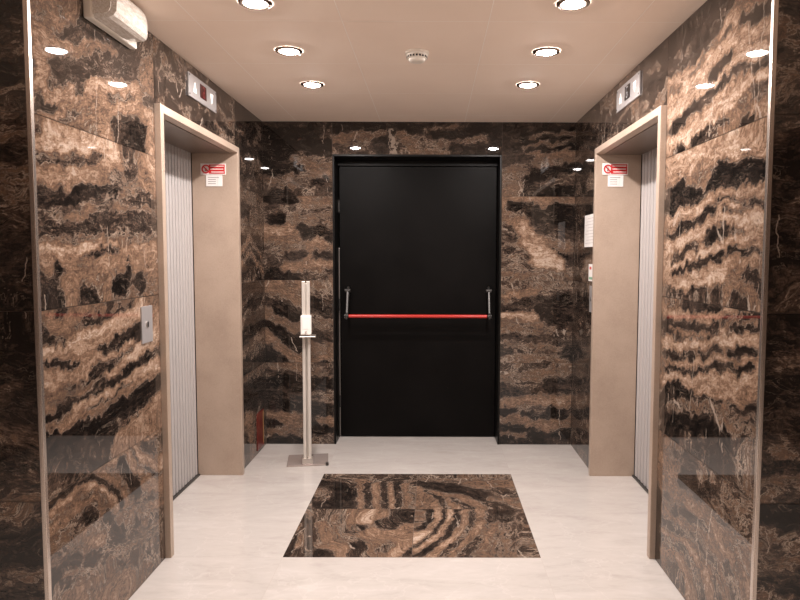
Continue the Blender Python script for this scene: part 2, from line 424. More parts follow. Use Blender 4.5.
  (0.5, [(0.515, 1.874), (0.623, 1.852)]),
 ],
 'BR3': [
  (0.6, [(0.516, 1.799), (0.797, 1.806), (1.013, 1.800)]),
  (0.1, [(0.559, 1.777), (0.755, 1.746)]),
  (0.5, [(0.754, 1.789), (0.809, 1.735), (0.884, 1.800)]),
  (0.04, [(0.734, 1.670), (0.884, 1.768), (1.016, 1.682)]),
  (0.06, [(0.734, 1.703), (0.995, 1.639)]),
  (0.55, [(0.517, 1.702), (0.604, 1.638)]),
  (0.35, [(0.518, 1.616), (0.584, 1.508)]),
  (0.65, [(0.604, 1.638), (0.714, 1.530), (0.802, 1.487)]),
  (0.3, [(0.778, 1.595), (0.974, 1.552)]),
  (0.75, [(0.716, 1.422), (0.824, 1.444), (0.890, 1.422)]),
  (0.5, [(0.823, 1.509), (0.977, 1.401)]),
  (0.85, [(0.738, 1.378), (0.869, 1.357), (0.934, 1.336)]),
  (0.1, [(0.867, 1.444), (1.021, 1.358)]),
  (0.4, [(0.520, 1.443), (0.694, 1.400)]),
  (0.35, [(0.521, 1.334), (0.695, 1.291)]),
  (0.45, [(0.522, 1.247), (1.023, 1.260)]),
 ],
 'BR2': [
  (0.4, [(0.522, 1.174), (1.003, 1.175)]),
  (0.6, [(0.567, 1.108), (0.741, 1.152)]),
  (0.25, [(0.589, 1.086), (0.699, 1.043)]),
  (0.2, [(0.785, 1.087), (1.004, 1.088)]),
  (0.7, [(0.514, 0.959), (0.656, 0.966), (0.754, 0.960)]),
  (0.05, [(0.765, 0.988), (0.854, 0.912)]),
  (0.25, [(0.524, 0.999), (0.721, 1.010)]),
  (0.25, [(0.897, 0.956), (1.007, 0.934)]),
  (0.45, [(0.525, 0.889), (0.788, 0.889), (0.854, 0.868)]),
  (0.3, [(0.526, 0.801), (0.900, 0.780)]),
  (0.45, [(0.526, 0.845), (0.855, 0.824)]),
  (0.1, [(0.516, 0.701), (0.571, 0.701)]),
  (0.4, [(0.527, 0.734), (0.945, 0.713)]),
  (0.45, [(0.528, 0.635), (0.990, 0.625)]),
  (0.3, [(0.899, 0.824), (1.009, 0.802)]),
  (0.05, [(0.956, 0.702), (1.012, 0.647)]),
 ],
 'BR1': [
  (0.35, [(0.507, 0.579), (0.815, 0.580)]),
  (0.45, [(0.683, 0.535), (0.991, 0.547)]),
  (0.03, [(0.827, 0.458), (0.894, 0.442)]),
  (0.4, [(0.529, 0.490), (0.794, 0.469)]),
  (0.25, [(0.949, 0.447), (1.037, 0.470)]),
  (0.6, [(0.531, 0.312), (0.686, 0.346), (0.973, 0.313)]),
  (0.25, [(0.531, 0.379), (0.751, 0.380)]),
  (0.12, [(0.532, 0.256), (0.598, 0.245)]),
  (0.12, [(0.864, 0.234), (0.952, 0.246)]),
  (0.4, [(0.642, 0.267), (0.819, 0.268)]),
  (0.08, [(0.687, 0.212), (0.864, 0.190)]),
  (0.55, [(0.533, 0.189), (0.998, 0.156)]),
  (0.05, [(0.533, 0.121), (0.755, 0.115)]),
  (0.6, [(0.710, 0.133), (0.866, 0.122)]),
  (0.04, [(0.733, 0.066), (1.021, 0.078)]),
  (0.45, [(0.534, 0.076), (0.689, 0.066)]),
  (0.06, [(0.523, 0.031), (0.823, 0.021)]),
  (0.35, [(0.867, 0.032), (1.022, 0.021)]),
 ],
 'LB3': [
  (0.4, [(4.186, 1.793), (4.464, 1.790), (4.698, 1.790)]),
  (0.15, [(4.180, 1.678), (4.349, 1.671)]),
  (0.4, [(4.174, 1.583), (4.382, 1.633), (4.687, 1.587)]),
  (0.15, [(4.167, 1.450), (4.378, 1.553), (4.677, 1.415)]),
  (0.55, [(4.165, 1.411), (4.375, 1.503), (4.675, 1.372)]),
  (0.2, [(4.162, 1.373), (4.372, 1.453), (4.673, 1.329)]),
  (0.6, [(4.160, 1.335), (4.370, 1.413), (4.670, 1.287)]),
  (0.2, [(4.158, 1.297), (4.367, 1.363), (4.668, 1.244)]),
 ],
 'LB1': [
  (0.4, [(4.152, 0.595), (4.633, 0.602)]),
  (0.08, [(4.147, 0.518), (4.626, 0.483)]),
  (0.1, [(4.175, 0.414), (4.539, 0.372)]),
  (0.6, [(4.238, 0.319), (4.378, 0.242), (4.300, 0.160)]),
  (0.35, [(4.381, 0.293), (4.489, 0.171)]),
  (0.25, [(4.164, 0.219), (4.262, 0.110)]),
 ],
 'BC4': [
  (0.1, [(-0.705, 2.318), (-0.467, 2.310), (-0.297, 2.328)]),
  (0.2, [(-0.704, 2.340), (0.383, 2.344)]),
  (0.5, [(-0.688, 2.226), (-0.501, 2.260), (-0.348, 2.277)]),
  (0.35, [(-0.706, 2.175), (-0.467, 2.151)]),
  (0.15, [(-0.399, 2.202), (-0.331, 2.210)]),
  (0.1, [(-0.280, 2.328), (-0.127, 2.312), (-0.008, 2.337)]),
  (0.55, [(-0.229, 2.261), (-0.143, 2.177)]),
  (0.35, [(-0.297, 2.227), (-0.212, 2.160)]),
  (0.45, [(-0.126, 2.194), (0.044, 2.198), (0.248, 2.212)]),
  (0.1, [(0.010, 2.270), (0.146, 2.246), (0.350, 2.280)]),
  (0.35, [(-0.042, 2.312), (0.213, 2.321)]),
  (0.5, [(0.282, 2.229), (0.384, 2.263)]),
  (0.15, [(0.146, 2.178), (0.351, 2.162)]),
  (0.12, [(0.384, 2.297), (0.486, 2.247)]),
 ],
}


# ------------------------------------------------------------------ helpers
def tag(o, label=None, cat=None, group=None, kind=None):
    if label: o['label'] = label
    if cat: o['category'] = cat
    if group: o['group'] = group
    if kind: o['kind'] = kind
    return o
def empty(name, loc, rz=0.0):
    o = bpy.data.objects.new(name, None); C.objects.link(o)
    o.location = loc; o.rotation_euler = (0, 0, rz); o.empty_display_size = .1
    return o
def link(name, me, mat=None, parent=None, smooth=False, loc=None):
    o = bpy.data.objects.new(name, me); C.objects.link(o)
    if mat: me.materials.append(mat)
    if parent: o.parent = parent
    if loc: o.location = loc
    if smooth:
        me.polygons.foreach_set('use_smooth', [True]*len(me.polygons)); me.update()
    return o
def obj(name, bm, mat, parent=None, smooth=False, loc=None, bevel=0.0, seg=2):
    bmesh.ops.recalc_face_normals(bm, faces=bm.faces)
    me = bpy.data.meshes.new(name); bm.to_mesh(me); bm.free()
    o = link(name, me, mat, parent, smooth, loc)
    if bevel:
        m = o.modifiers.new('bevel', 'BEVEL'); m.width = bevel; m.segments = seg; m.limit_method = 'ANGLE'; m.angle_limit = math.radians(35)
    return o
def box(bm, x0, x1, y0, y1, z0, z1):
    v = [bm.verts.new(p) for p in ((x0,y0,z0),(x1,y0,z0),(x1,y1,z0),(x0,y1,z0),(x0,y0,z1),(x1,y0,z1),(x1,y1,z1),(x0,y1,z1))]
    for f in ((0,3,2,1),(4,5,6,7),(0,1,5,4),(1,2,6,5),(2,3,7,6),(3,0,4,7)): bm.faces.new([v[i] for i in f])
    return bm
def B(*a): return box(bmesh.new(), *a)
def lathe(bm, prof, n=40, cap=False, org=(0,0,0)):
    rings = []
    for r, z in prof:
        rings.append([bm.verts.new((org[0]+r*math.cos(2*math.pi*k/n), org[1]+r*math.sin(2*math.pi*k/n), org[2]+z)) for k in range(n)])
    for a, b in zip(rings, rings[1:]):
        for k in range(n): bm.faces.new((a[k], a[(k+1)%n], b[(k+1)%n], b[k]))
    if cap:
        bm.faces.new(rings[0][::-1]); bm.faces.new(rings[-1])
    return bm
def prism(bm, poly, f):
    """poly: 2D outline, f(p, t) -> 3D for t in (0, 1)"""
    a = [bm.verts.new(f(p, 0)) for p in poly]; b = [bm.verts.new(f(p, 1)) for p in poly]
    n = len(poly); bm.faces.new(a[::-1]); bm.faces.new(b)
    for k in range(n): bm.faces.new((a[k], a[(k+1)%n], b[(k+1)%n], b[k]))
    return bm
def tube(bm, pts, r, n=14):
    pts = [Vector(p) for p in pts]; rings = []
    for i, p in enumerate(pts):
        d = (pts[min(i+1, len(pts)-1)] - pts[max(i-1, 0)]).normalized()
        a = d.orthogonal().normalized() if i == 0 else (pa - d*pa.dot(d)).normalized()
        pa = a; b = d.cross(a)
        rings.append([bm.verts.new(p + r*(math.cos(2*math.pi*k/n)*a + math.sin(2*math.pi*k/n)*b)) for k in range(n)])
    for a, b in zip(rings, rings[1:]):
        for k in range(n): bm.faces.new((a[k], a[(k+1)%n], b[(k+1)%n], b[k]))
    bm.faces.new(rings[0][::-1]); bm.faces.new(rings[-1])
    return bm

# ------------------------------------------------------------------ materials
class N:
    """small node-tree writer"""
    def __init__(s, name):
        s.m = bpy.data.materials.new(name); s.m.use_nodes = True; s.t = s.m.node_tree
        s.b = s.t.nodes['Principled BSDF']
    def n(s, kind, **kw):
        x = s.t.nodes.new(kind)
        for k, v in kw.items():
            if k.startswith('_'): setattr(x, k[1:], v)
        return x
    def put(s, sock, v):
        if isinstance(v, bpy.types.NodeSocket): s.t.links.new(v, sock)
        else: sock.default_value = v
    def math(s, op, a, b=0.0, c=0.0, clamp=False):
        x = s.n('ShaderNodeMath', _operation=op, _use_clamp=clamp)
        for i, v in enumerate((a, b, c)): s.put(x.inputs[i], v)
        return x.outputs[0]
    def noise(s, vec, scale, detail=4, rough=.55, dist=0.0, out=0):
        x = s.n('ShaderNodeTexNoise'); s.put(x.inputs['Vector'], vec)
        for k, v in (('Scale', scale), ('Detail', detail), ('Roughness', rough), ('Distortion', dist)): x.inputs[k].default_value = v
        return x.outputs[out]
    def vmul(s, vec, v):
        x = s.n('ShaderNodeVectorMath', _operation='MULTIPLY'); s.put(x.inputs[0], vec); s.put(x.inputs[1], v); return x.outputs[0]
    def vadd(s, vec, v):
        x = s.n('ShaderNodeVectorMath', _operation='ADD'); s.put(x.inputs[0], vec); s.put(x.inputs[1], v); return x.outputs[0]
    def ramp(s, fac, stops, interp='LINEAR'):
        x = s.n('ShaderNodeValToRGB'); r = x.color_ramp; r.interpolation = interp
        while len(r.elements) < len(stops): r.elements.new(.5)
        for e, (p, c) in zip(r.elements, stops): e.position = p; e.color = (*c, 1) if len(c) == 3 else c
        s.put(x.inputs[0], fac); return x.outputs[0]
    def mix(s, fac, a, b, mode='MIX'):
        x = s.n('ShaderNodeMix', _data_type='RGBA', _blend_type=mode)
        s.put(x.inputs[0], fac); s.put(x.inputs[6], a); s.put(x.inputs[7], b); return x.outputs[2]
    def coord(s, which='Object'): return s.n('ShaderNodeTexCoord').outputs[which]
    def attr(s, name, out='Fac'): return s.n('ShaderNodeAttribute', _attribute_name=name).outputs[out]
    def set(s, **kw):
        for k, v in kw.items(): s.put(s.b.inputs[k.replace('_', ' ')], v)
        return s.m
    def bump(s, h, strength=.2, dist=.001):
        x = s.n('ShaderNodeBump'); x.inputs['Strength'].default_value = strength; x.inputs['Distance'].default_value = dist
        s.put(x.inputs['Height'], h); s.t.links.new(x.outputs[0], s.b.inputs['Normal'])
def rgb(*c): return (*c, 1.0)
def plain(name, c, rough=.4, metal=0.0, var=.06, scale=30, **kw):
    g = N(name); nz = g.noise(g.coord(), scale, 3)
    f = g.math('MULTIPLY_ADD', nz, 2*var, 1-var)
    col = g.vmul(rgb(*c)[:3], g.n('ShaderNodeCombineXYZ').outputs[0]) if False else None
    x = g.n('ShaderNodeVectorMath', _operation='SCALE'); x.inputs[0].default_value = c; g.put(x.inputs['Scale'], f)
    return g.set(Base_Color=x.outputs[0], Roughness=rough, Metallic=metal, **kw)

def marble_material():
    g = N('brown_banded_marble')
    mc = g.attr('mc', 'Vector'); ab = g.attr('ab', 'Vector'); tone = g.math('MULTIPLY_ADD', g.attr('tone'), .86, .055)
    # ragged cloudy banding that follows the beds, fine laminations, and a mottle
    n1 = g.noise(g.vmul(mc, (7, 18, 1)), 1.0, 9, .70, .9)
    n2 = g.noise(g.vmul(mc, (17, 44, 1)), 1.0, 7, .72, 1.3)
    n3 = g.noise(ab, 75, 7, .74, .9)
    n4 = g.noise(g.vmul(mc, (60, 8, 1)), 1.0, 5, .65, .3)
    n5 = g.noise(g.vmul(mc, (9, 95, 1)), 1.0, 6, .7, 1.6)
    def add(base, n, k): return g.math('MULTIPLY_ADD', g.math('SUBTRACT', n, .5), k, base)
    s1 = add(add(add(tone, n1, .88), n2, .80), n4, .14)
    # laminations that run parallel to the bed boundaries
    lam = g.math('SINE', g.math('MULTIPLY', add(add(s1, n5, .35), n3, .12), 46.0))
    lm = g.math('MULTIPLY_ADD', g.noise(g.vmul(mc, (4, 9, 1)), 1.0, 3), 2.6, -.9, clamp=True)
    a = g.math('MULTIPLY_ADD', g.math('MULTIPLY', lam, lm), .10, add(add(s1, n3, .72), n5, .55))
    a = g.math('ADD', a, .03, clamp=True)
    col = g.ramp(a, [(0.0, (.006,.0048,.0043)), (.14, (.0115,.009,.0078)), (.26, (.030,.021,.017)), (.36, (.060,.040,.031)), (.48, (.104,.066,.047)),
                     (.60, (.168,.103,.069)), (.70, (.242,.149,.099)), (.82, (.35,.24,.172)), (1.0, (.52,.41,.33))])
    # pale rims where dark patches meet the tan, and darker seams inside the tan
    def rim(c, w):
        return g.math('SUBTRACT', 1.0, g.math('DIVIDE', g.math('ABSOLUTE', g.math('SUBTRACT', s1, c)), w), clamp=True)
    m1 = g.math('MULTIPLY_ADD', g.noise(ab, 9, 3), 2.4, -.65, clamp=True)
    col = g.mix(g.math('MULTIPLY', g.math('MULTIPLY', rim(.385, .032), m1), .85), col, rgb(.55,.44,.35))
    col = g.mix(g.math('MULTIPLY', rim(.60, .014), .55), col, rgb(.045,.030,.023))
    col = g.mix(g.math('MULTIPLY', rim(.70, .012), .45), col, rgb(.07,.046,.034))
    col = g.mix(g.math('MULTIPLY', g.math('MULTIPLY', rim(.24, .016), m1), .35), col, rgb(.20,.15,.115))
    # hair-fine dark and pale filaments drawn out along the beds
    f1 = g.noise(g.vmul(mc, (8, 30, 1)), 1.0, 5, .62, 1.8); f2 = g.noise(g.vmul(mc, (6, 24, 3)), 1.0, 5, .62, 1.4)
    def line(nz, c, w): return g.math('SUBTRACT', 1.0, g.math('DIVIDE', g.math('ABSOLUTE', g.math('SUBTRACT', nz, c)), w), clamp=True)
    col = g.mix(g.math('MULTIPLY', g.math('MULTIPLY', line(f1, .5, .016), m1), .8), col, rgb(.020,.014,.011))
    col = g.mix(g.math('MULTIPLY', g.math('MULTIPLY', line(f2, .57, .010), m1), .55), col, rgb(.36,.28,.22))
    col = g.mix(g.math('MULTIPLY', line(f2, .44, .012), .55), col, rgb(.030,.021,.017))
    # cool grey-brown drifts
    dr = g.noise(ab, 2.6, 3, .5)
    col = g.mix(g.math('MULTIPLY', g.math('SUBTRACT', dr, .53, clamp=True), 2.4, clamp=True), col, g.mix(.5, col, rgb(.085,.064,.054)), 'MIX')
    # healed hairline cracks, cream, mostly upright
    wa = g.vadd(ab, g.vmul(g.noise(ab, 16, 4, .65, 0, 1), (.05, .05, .05)))
    vo = g.n('ShaderNodeTexVoronoi', _feature='DISTANCE_TO_EDGE'); g.put(vo.inputs['Vector'], g.vmul(wa, (6.5, 1.3, 2))); vo.inputs['Scale'].default_value = 1.0
    thin = g.math('LESS_THAN', vo.outputs[0], .010)
    mask = g.math('GREATER_THAN', g.noise(g.vmul(ab, (1, 1, 1)), 4.6, 3, .6), .585)
    col = g.mix(g.math('MULTIPLY', g.math('MULTIPLY', thin, mask), .6), col, rgb(.42,.34,.28))
    g.set(Base_Color=col, Roughness=.018, IOR=1.55)
    return g.m
MARBLE = marble_material()

def floor_material():
    g = N('cream_marble_floor'); co = g.coord()
    sep = g.n('ShaderNodeSeparateXYZ'); g.put(sep.inputs[0], co)
    def cell(v, o, s):
        u = g.math('DIVIDE', g.math('SUBTRACT', v, o), s)
        fr = g.math('FRACT', u); e = g.math('MULTIPLY', g.math('MINIMUM', fr, g.math('SUBTRACT', 1.0, fr)), s)
        return g.math('FLOOR', u), e
    cx, ex = cell(sep.outputs[0], PX0, TW*2); cy, ey = cell(sep.outputs[1], PY0, TD*2)
    joint = g.math('LESS_THAN', g.math('MINIMUM', ex, ey), .0014)
    cv = g.n('ShaderNodeCombineXYZ'); g.put(cv.inputs[0], cx); g.put(cv.inputs[1], cy)
    wn = g.n('ShaderNodeTexWhiteNoise'); g.put(wn.inputs['Vector'], cv.outputs[0])
    off = g.vadd(co, g.vmul(wn.outputs['Color'], (7, 7, 7)))
    n1 = g.noise(g.vmul(off, (2.2, 7, 1)), 1.0, 6, .6, 1.0); n2 = g.noise(g.vmul(off, (14, 40, 1)), 1.0, 6, .65, .8)
    f = g.math('MULTIPLY_ADD', g.math('SUBTRACT', n2, .5), .5, n1)
    col = g.ramp(f, [(.25, (.43,.395,.37)), (.45, (.49,.455,.43)), (.6, (.515,.48,.455)), (.8, (.57,.54,.515))])
    wv = g.vadd(off, g.vmul(g.noise(off, 3, 4, .6, 0, 1), (.5, .5, .5)))
    vo = g.n('ShaderNodeTexVoronoi', _feature='DISTANCE_TO_EDGE'); g.put(vo.inputs['Vector'], wv); vo.inputs['Scale'].default_value = 2.6
    vein = g.math('MULTIPLY', g.math('LESS_THAN', vo.outputs[0], .008), .2)
    col = g.mix(vein, col, rgb(.64,.605,.58))
    col = g.mix(g.math('MULTIPLY', wn.outputs['Value'], .10), col, rgb(.50,.45,.415))
    col = g.mix(g.math('MULTIPLY', joint, .55), col, rgb(.46,.41,.375))
    return g.set(Base_Color=col, Roughness=.13, IOR=1.5)
FLOOR = floor_material()

def ceiling_material():
    g = N('satin_ceiling_panel'); nz = g.noise(g.coord(), 3, 3)
    col = g.ramp(nz, [(.3, (.85,.71,.605)), (.7, (.88,.745,.64))])
    return g.set(Base_Color=col, Roughness=.8, Specular_IOR_Level=.15)
CEIL = ceiling_material()
CEIL_GAP = plain('ceiling_joint', (.97,.89,.82), .6)
GROUT = plain('dark_grout', (.10,.075,.06), .8)
def jamb_material():
    g = N('beige_satin_lift_frame'); co = g.coord()
    n1 = g.noise(co, 5, 4, .6); n2 = g.noise(co, 120, 3, .6)
    f = g.math('MULTIPLY_ADD', n2, .35, g.math('MULTIPLY', n1, .65))
    col = g.ramp(f, [(.3, (.40,.305,.24)), (.5, (.475,.37,.295)), (.7, (.53,.42,.34))])
    return g.set(Base_Color=col, Roughness=.36, Metallic=.25)
JAMB = jamb_material()
def lift_metal():
    g = N('ribbed_lift_door_metal'); n1 = g.noise(g.vmul(g.coord(), (1, 1, .05)), 6, 3)
    col = g.ramp(n1, [(.3, (.40,.375,.37)), (.7, (.43,.405,.40))])
    return g.set(Base_Color=col, Roughness=.5, Metallic=0.0)
LIFT = lift_metal()
def black_door():
    g = N('black_painted_steel'); co = g.coord()
    n = g.noise(co, 4, 4, .6); sc = g.noise(g.vmul(co, (1, 1, .6)), 55, 4, .6)
    chips = g.math('GREATER_THAN', sc, .735)
    col = g.ramp(n, [(.3, (.0028,.0024,.0023)), (.7, (.0045,.0038,.0036))])
    col = g.mix(g.math('MULTIPLY', chips, .35), col, rgb(.09,.08,.075))
    return g.set(Base_Color=col, Roughness=g.math('MULTIPLY_ADD', n, .2, .30), Specular_IOR_Level=.10)
SOFFIT = plain('dark_brushed_soffit', (.20,.155,.125), .3, .55)
BLACK = black_door()
BLACKTRIM = plain('black_frame_paint', (.005,.0045,.0042), .35, Specular_IOR_Level=.2)
RED = plain('red_bar_plastic', (.46,.022,.015), .3)
DARKMETAL = plain('dark_pivot_metal', (.055,.052,.05), .38, .5)
STEEL = plain('brushed_steel', (.62,.57,.53), .28, .85, scale=80)
CHROME = plain('corner_steel', (.66,.58,.52), .25, .9)
RIM = plain('lamp_rim_metal', (.20,.15,.12), .25, .8)
WHITE = plain('white_plastic', (.78,.74,.70), .35)
CREAM = plain('cream_plastic', (.74,.68,.60), .4)
PAPER = plain('paper', (.80,.77,.75), .7)
INK = plain('grey_ink', (.25,.23,.23), .7)
PRINT = plain('faint_print', (.48,.45,.44), .7)
SIGNRED = plain('sign_red', (.52,.018,.022), .45)
SIGNWHITE = plain('sign_white', (.80,.74,.72), .5)
GREEN = plain('green_print', (.22,.40,.28), .6)
GREYPLATE = plain('grey_plate', (.46,.44,.44), .38, .5)
DARK = plain('black_void', (.006,.005,.005), .7)
SCREEN_RED = plain('dark_red_display', (.05,.006,.007), .15)
SCREEN_BLACK = plain('black_display', (.012,.012,.014), .15)
def glow(name, c, s):
    g = N(name); return g.set(Base_Color=rgb(*c), Emission_Color=rgb(*c), Emission_Strength=s, Roughness=.5)
ARROW = glow('lit_arrow', (1.0,.94,.88), .9)
DIGIT_RED = glow('red_digit', (.16,.012,.012), .12)
DIGIT_GREY = plain('grey_digit', (.35,.34,.35), .4)
def frosted():
    g = N('frosted_prismatic_cover'); n = g.noise(g.vmul(g.coord(), (3, .6, 3)), 60, 3, .6)
    col = g.ramp(n, [(.35, (.62,.55,.47)), (.65, (.85,.81,.77))])
    return g.set(Base_Color=col, Roughness=.22, Transmission_Weight=.12, Subsurface_Weight=0.0)
FROST = frosted()
LAMP_S = 960.0
LAMP = glow('downlight_glow', (1.0,.905,.855), LAMP_S)

# ------------------------------------------------------------------ marble slabs
def lattice(a, b, f, seed):
    rs = np.random.RandomState(seed); G = rs.rand(128, 128)
    x = a*f + 37.3; y = b*f + 11.7
    i = np.floor(x).astype(int); j = np.floor(y).astype(int); u = x-i; v = y-j
    u = u*u*(3-2*u); v = v*v*(3-2*v); i %= 128; j %= 128; i1 = (i+1) % 128; j1 = (j+1) % 128
    return (G[i,j]*(1-u)+G[i1,j]*u)*(1-v)+(G[i,j1]*(1-u)+G[i1,j1]*u)*v - .5
def beds(a0, a1, b0, b1, seed, lo, hi):
    """loose horizontal beds for a slab that has none of its own"""
    r = random.Random(seed); out = []; b = b0 + .01; slope = r.uniform(-.12, .12); k = 0
    while b < b1 - .005:
        t = r.uniform(lo, lo+(hi-lo)*.35) if r.random() < .55 else r.uniform(lo+(hi-lo)*.5, hi)
        w = r.uniform(.2, .7)*(a1-a0); s = r.uniform(a0-.1, a1-.4*w)
        ph = r.uniform(0, 6)
        out.append((t, [(s+w*q/6, b+slope*(s+w*q/6-a0)+.018*math.sin(ph+q*.9)) for q in range(7)]))
        k += 1; b += r.uniform(.012, .032)
    return out
class Slabs:
    def __init__(s): s.v = []; s.f = []; s.tone = []; s.mc = []; s.ab = []; s.nv = 0; s.mi = []
    def tile(s, to3, nrm, a0, a1, b0, b1, strokes=None, step=.009, seed=1, lo=.05, hi=.55, tilt=0.0, gap=.0013, jag=.8, skew=.6, swap=False, flat=.5):
        a0 += gap; a1 -= gap; b0 += gap; b1 -= gap
        na = max(2, int((a1-a0)/step)+1); nb = max(2, int((b1-b0)/step)+1)
        A, Bv = np.meshgrid(np.linspace(a0, a1, na), np.linspace(b0, b1, nb), indexing='ij')
        A = A.ravel(); Bv = Bv.ravel()
        strokes = strokes or beds(a0, a1, b0, b1, seed, lo, hi)
        seg = [(x1-x0, y1-y0) for _, pl in strokes for (x0, y0), (x1, y1) in zip(pl, pl[1:])]
        m = sum(u*v for u, v in seg)/max(1e-6, sum(u*u for u, v in seg)); m = max(-1.2, min(1.2, m))   # mean dip of the beds
        P = []
        for t, pl in strokes:
            ctr_b = sum(p[1] for p in pl)/len(pl); ctr_a = sum(p[0] for p in pl)/len(pl)
            lev = (ctr_a if swap else ctr_b - m*ctr_a)
            for (x0, y0), (x1, y1) in zip(pl, pl[1:]):
                n = max(1, int(math.hypot(x1-x0, y1-y0)/.016))
                for q in range(n+1):
                    w = q/n; P.append((x0+(x1-x0)*w, y0+(y1-y0)*w, t, lev))
        P = np.array(P)
        dx = .030*lattice(A, Bv, 11, seed) + .032*lattice(A, Bv, 31, seed+1) + .022*lattice(A, Bv, 77, seed+4)
        dy = .034*lattice(A, Bv, 11, seed+2) + .036*lattice(A, Bv, 31, seed+3) + .024*lattice(A, Bv, 77, seed+5)
        qa = A + jag*dx; qb = Bv + jag*dy
        T = np.empty_like(A); Lv = np.empty_like(A)
        for c in range(0, len(A), 6000):
            e = slice(c, c+6000)
            d2 = (qa[e,None]-P[None,:,0])**2 + (qb[e,None]-P[None,:,1])**2
            w = 1/(d2+6.0e-5)**2.8; sw = w.sum(1)
            T[e] = (w*P[None,:,2]).sum(1)/sw
            w = 1/(d2+1.5e-3)**1.6; Lv[e] = (w*P[None,:,3]).sum(1)/w.sum(1)
        V = to3(A, Bv, (Bv-b0)*tilt)
        base = s.nv
        Lv = (1-flat)*Lv + flat*(A if swap else Bv - m*A) + .02*lattice(A, Bv, 9, seed+7)
        s.v.append(V); s.tone.append(T)
        s.mc.append(np.stack([(Bv if swap else A)+seed*1.7, Lv+seed*.9, np.full_like(A, seed*3.1)], 1)); s.ab.append(np.stack([A, Bv, np.full_like(A, seed*5.3)], 1))
        i, j = np.meshgrid(np.arange(na-1), np.arange(nb-1), indexing='ij'); k = (base + i*nb + j).ravel()
        q = np.stack([k, k+nb, k+nb+1, k+1], 1)
        p0, p1, p2 = V[0], V[nb], V[1]
        if np.dot(np.cross(p1-p0, p2-p0), nrm) < 0: q = q[:, ::-1]
        s.f.append(q); s.mi.append(np.zeros(len(q), int)); s.nv += len(V)
    def plate(s, to3, nrm, a0, a1, b0, b1, depth):
        """grout bed behind the slabs"""
        A = np.array([a0, a1, a1, a0]); Bv = np.array([b0, b0, b1, b1])
        V = to3(A, Bv, np.zeros(4)) - depth*np.array(nrm)
        q = np.arange(4)[None] + s.nv
        if np.dot(np.cross(V[1]-V[0], V[3]-V[0]), nrm) < 0: q = q[:, ::-1]
        s.v.append(V); s.tone.append(np.zeros(4)); s.mc.append(np.zeros((4, 3))); s.ab.append(np.zeros((4, 3)))
        s.f.append(q); s.mi.append(np.ones(1, int)); s.nv += 4
    def build(s, name, parent=None):
        V = np.concatenate(s.v); F = np.concatenate(s.f)
        me = bpy.data.meshes.new(name); me.vertices.add(len(V)); me.vertices.foreach_set('co', V.ravel().astype(np.float32))
        me.loops.add(F.size); me.loops.foreach_set('vertex_index', F.ravel().astype(np.int32))
        me.polygons.add(len(F)); me.polygons.foreach_set('loop_start', np.arange(0, F.size, 4, dtype=np.int32))
        me.materials.append(MARBLE); me.materials.append(GROUT)
        me.polygons.foreach_set('material_index', np.concatenate(s.mi).astype(np.int32))
        me.update(calc_edges=True); me.validate()
        x = me.attributes.new('tone', 'FLOAT', 'POINT'); x.data.foreach_set('value', np.concatenate(s.tone).astype(np.float32))
        for nm, d in (('mc', s.mc), ('ab', s.ab)):
            x = me.attributes.new(nm, 'FLOAT_VECTOR', 'POINT'); x.data.foreach_set('vector', np.concatenate(d).ravel().astype(np.float32))
        o = bpy.data.objects.new(name, me); C.objects.link(o)
        if parent: o.parent = parent
        return o
def onx(x): return lambda A, Bv, t: np.stack([np.full_like(A, x), A, Bv], 1)
def ony(y): return lambda A, Bv, t: np.stack([A, y+t, Bv], 1)
def onz(z): return lambda A, Bv, t: np.stack([A, Bv, np.full_like(A, z)], 1)

LY0, LY1, LZ = 2.905, 4.075, 2.052          # outer edges of the lift frames
GX = Vector
def side_wall(name, x, nx, key, seed):
    s = Slabs(); f = onx(x); n = (nx, 0, 0)
    for r in range(4):
        s.tile(f, n, YN, LY0, ROWS[r], ROWS[r+1], STROKES.get(f'{key}{r+1}'), .0085, seed+r, jag=.4 if r == 0 else .75, flat=.08 if r == 0 else .45)
    for r in range(4):
        s.tile(f, n, LY1, YB, ROWS[r], ROWS[r+1], STROKES.get(f'{key}B{r+1}'), .014, seed+10+r, .04, .42)
    s.tile(f, n, LY0, 3.30 if nx < 0 else 3.02, LZ, ZC, None, .012, seed+20, .12, .5)
    s.tile(f, n, 3.30 if nx < 0 else 3.02, LY1, LZ, ZC, None, .012, seed+21, .1, .45)
    s.plate(f, n, YN, LY0, 0, ZC, .003); s.plate(f, n, LY1, YB, 0, ZC, .003); s.plate(f, n, LY0, LY1, LZ, ZC, .003)
    return tag(s.build(name), kind='structure')
side_wall('wall_left', XL, 1, 'L', 11)
side_wall('wall_right', XR, -1, 'R', 51)
DX0, DX1, DZ = -0.7206, 0.4996, 2.1166      # opening of the black door
def dim(st): return [(max(.0, (t-.33)*1.35+.27), pl) for t, pl in st]
s = Slabs(); f = ony(YB); n = (0, -1, 0)
for r in range(4):
    tl = .0075 if r == 3 else 0
    s.tile(f, n, XL, DX0, ROWS[r], ROWS[r+1], dim(STROKES[f'BL{r+1}']), .011, 81+r, tilt=tl)
    s.tile(f, n, DX1, XR, ROWS[r], ROWS[r+1], dim(STROKES[f'BR{r+1}']), .011, 91+r, tilt=tl)
def tilted(A, Bv, t): return np.stack([A, YB+(Bv-ROWS[3])*.0075, Bv], 1)
s.tile(tilted, n, DX0, DX1, DZ, ZC, dim(STROKES['BC4']), .011, 99)
s.plate(f, n, XL, DX0, 0, ZC, .006); s.plate(f, n, DX1, XR, 0, ZC, .006); s.plate(f, n, DX0, DX1, DZ, ZC, .006)
tag(s.build('wall_back'), kind='structure')
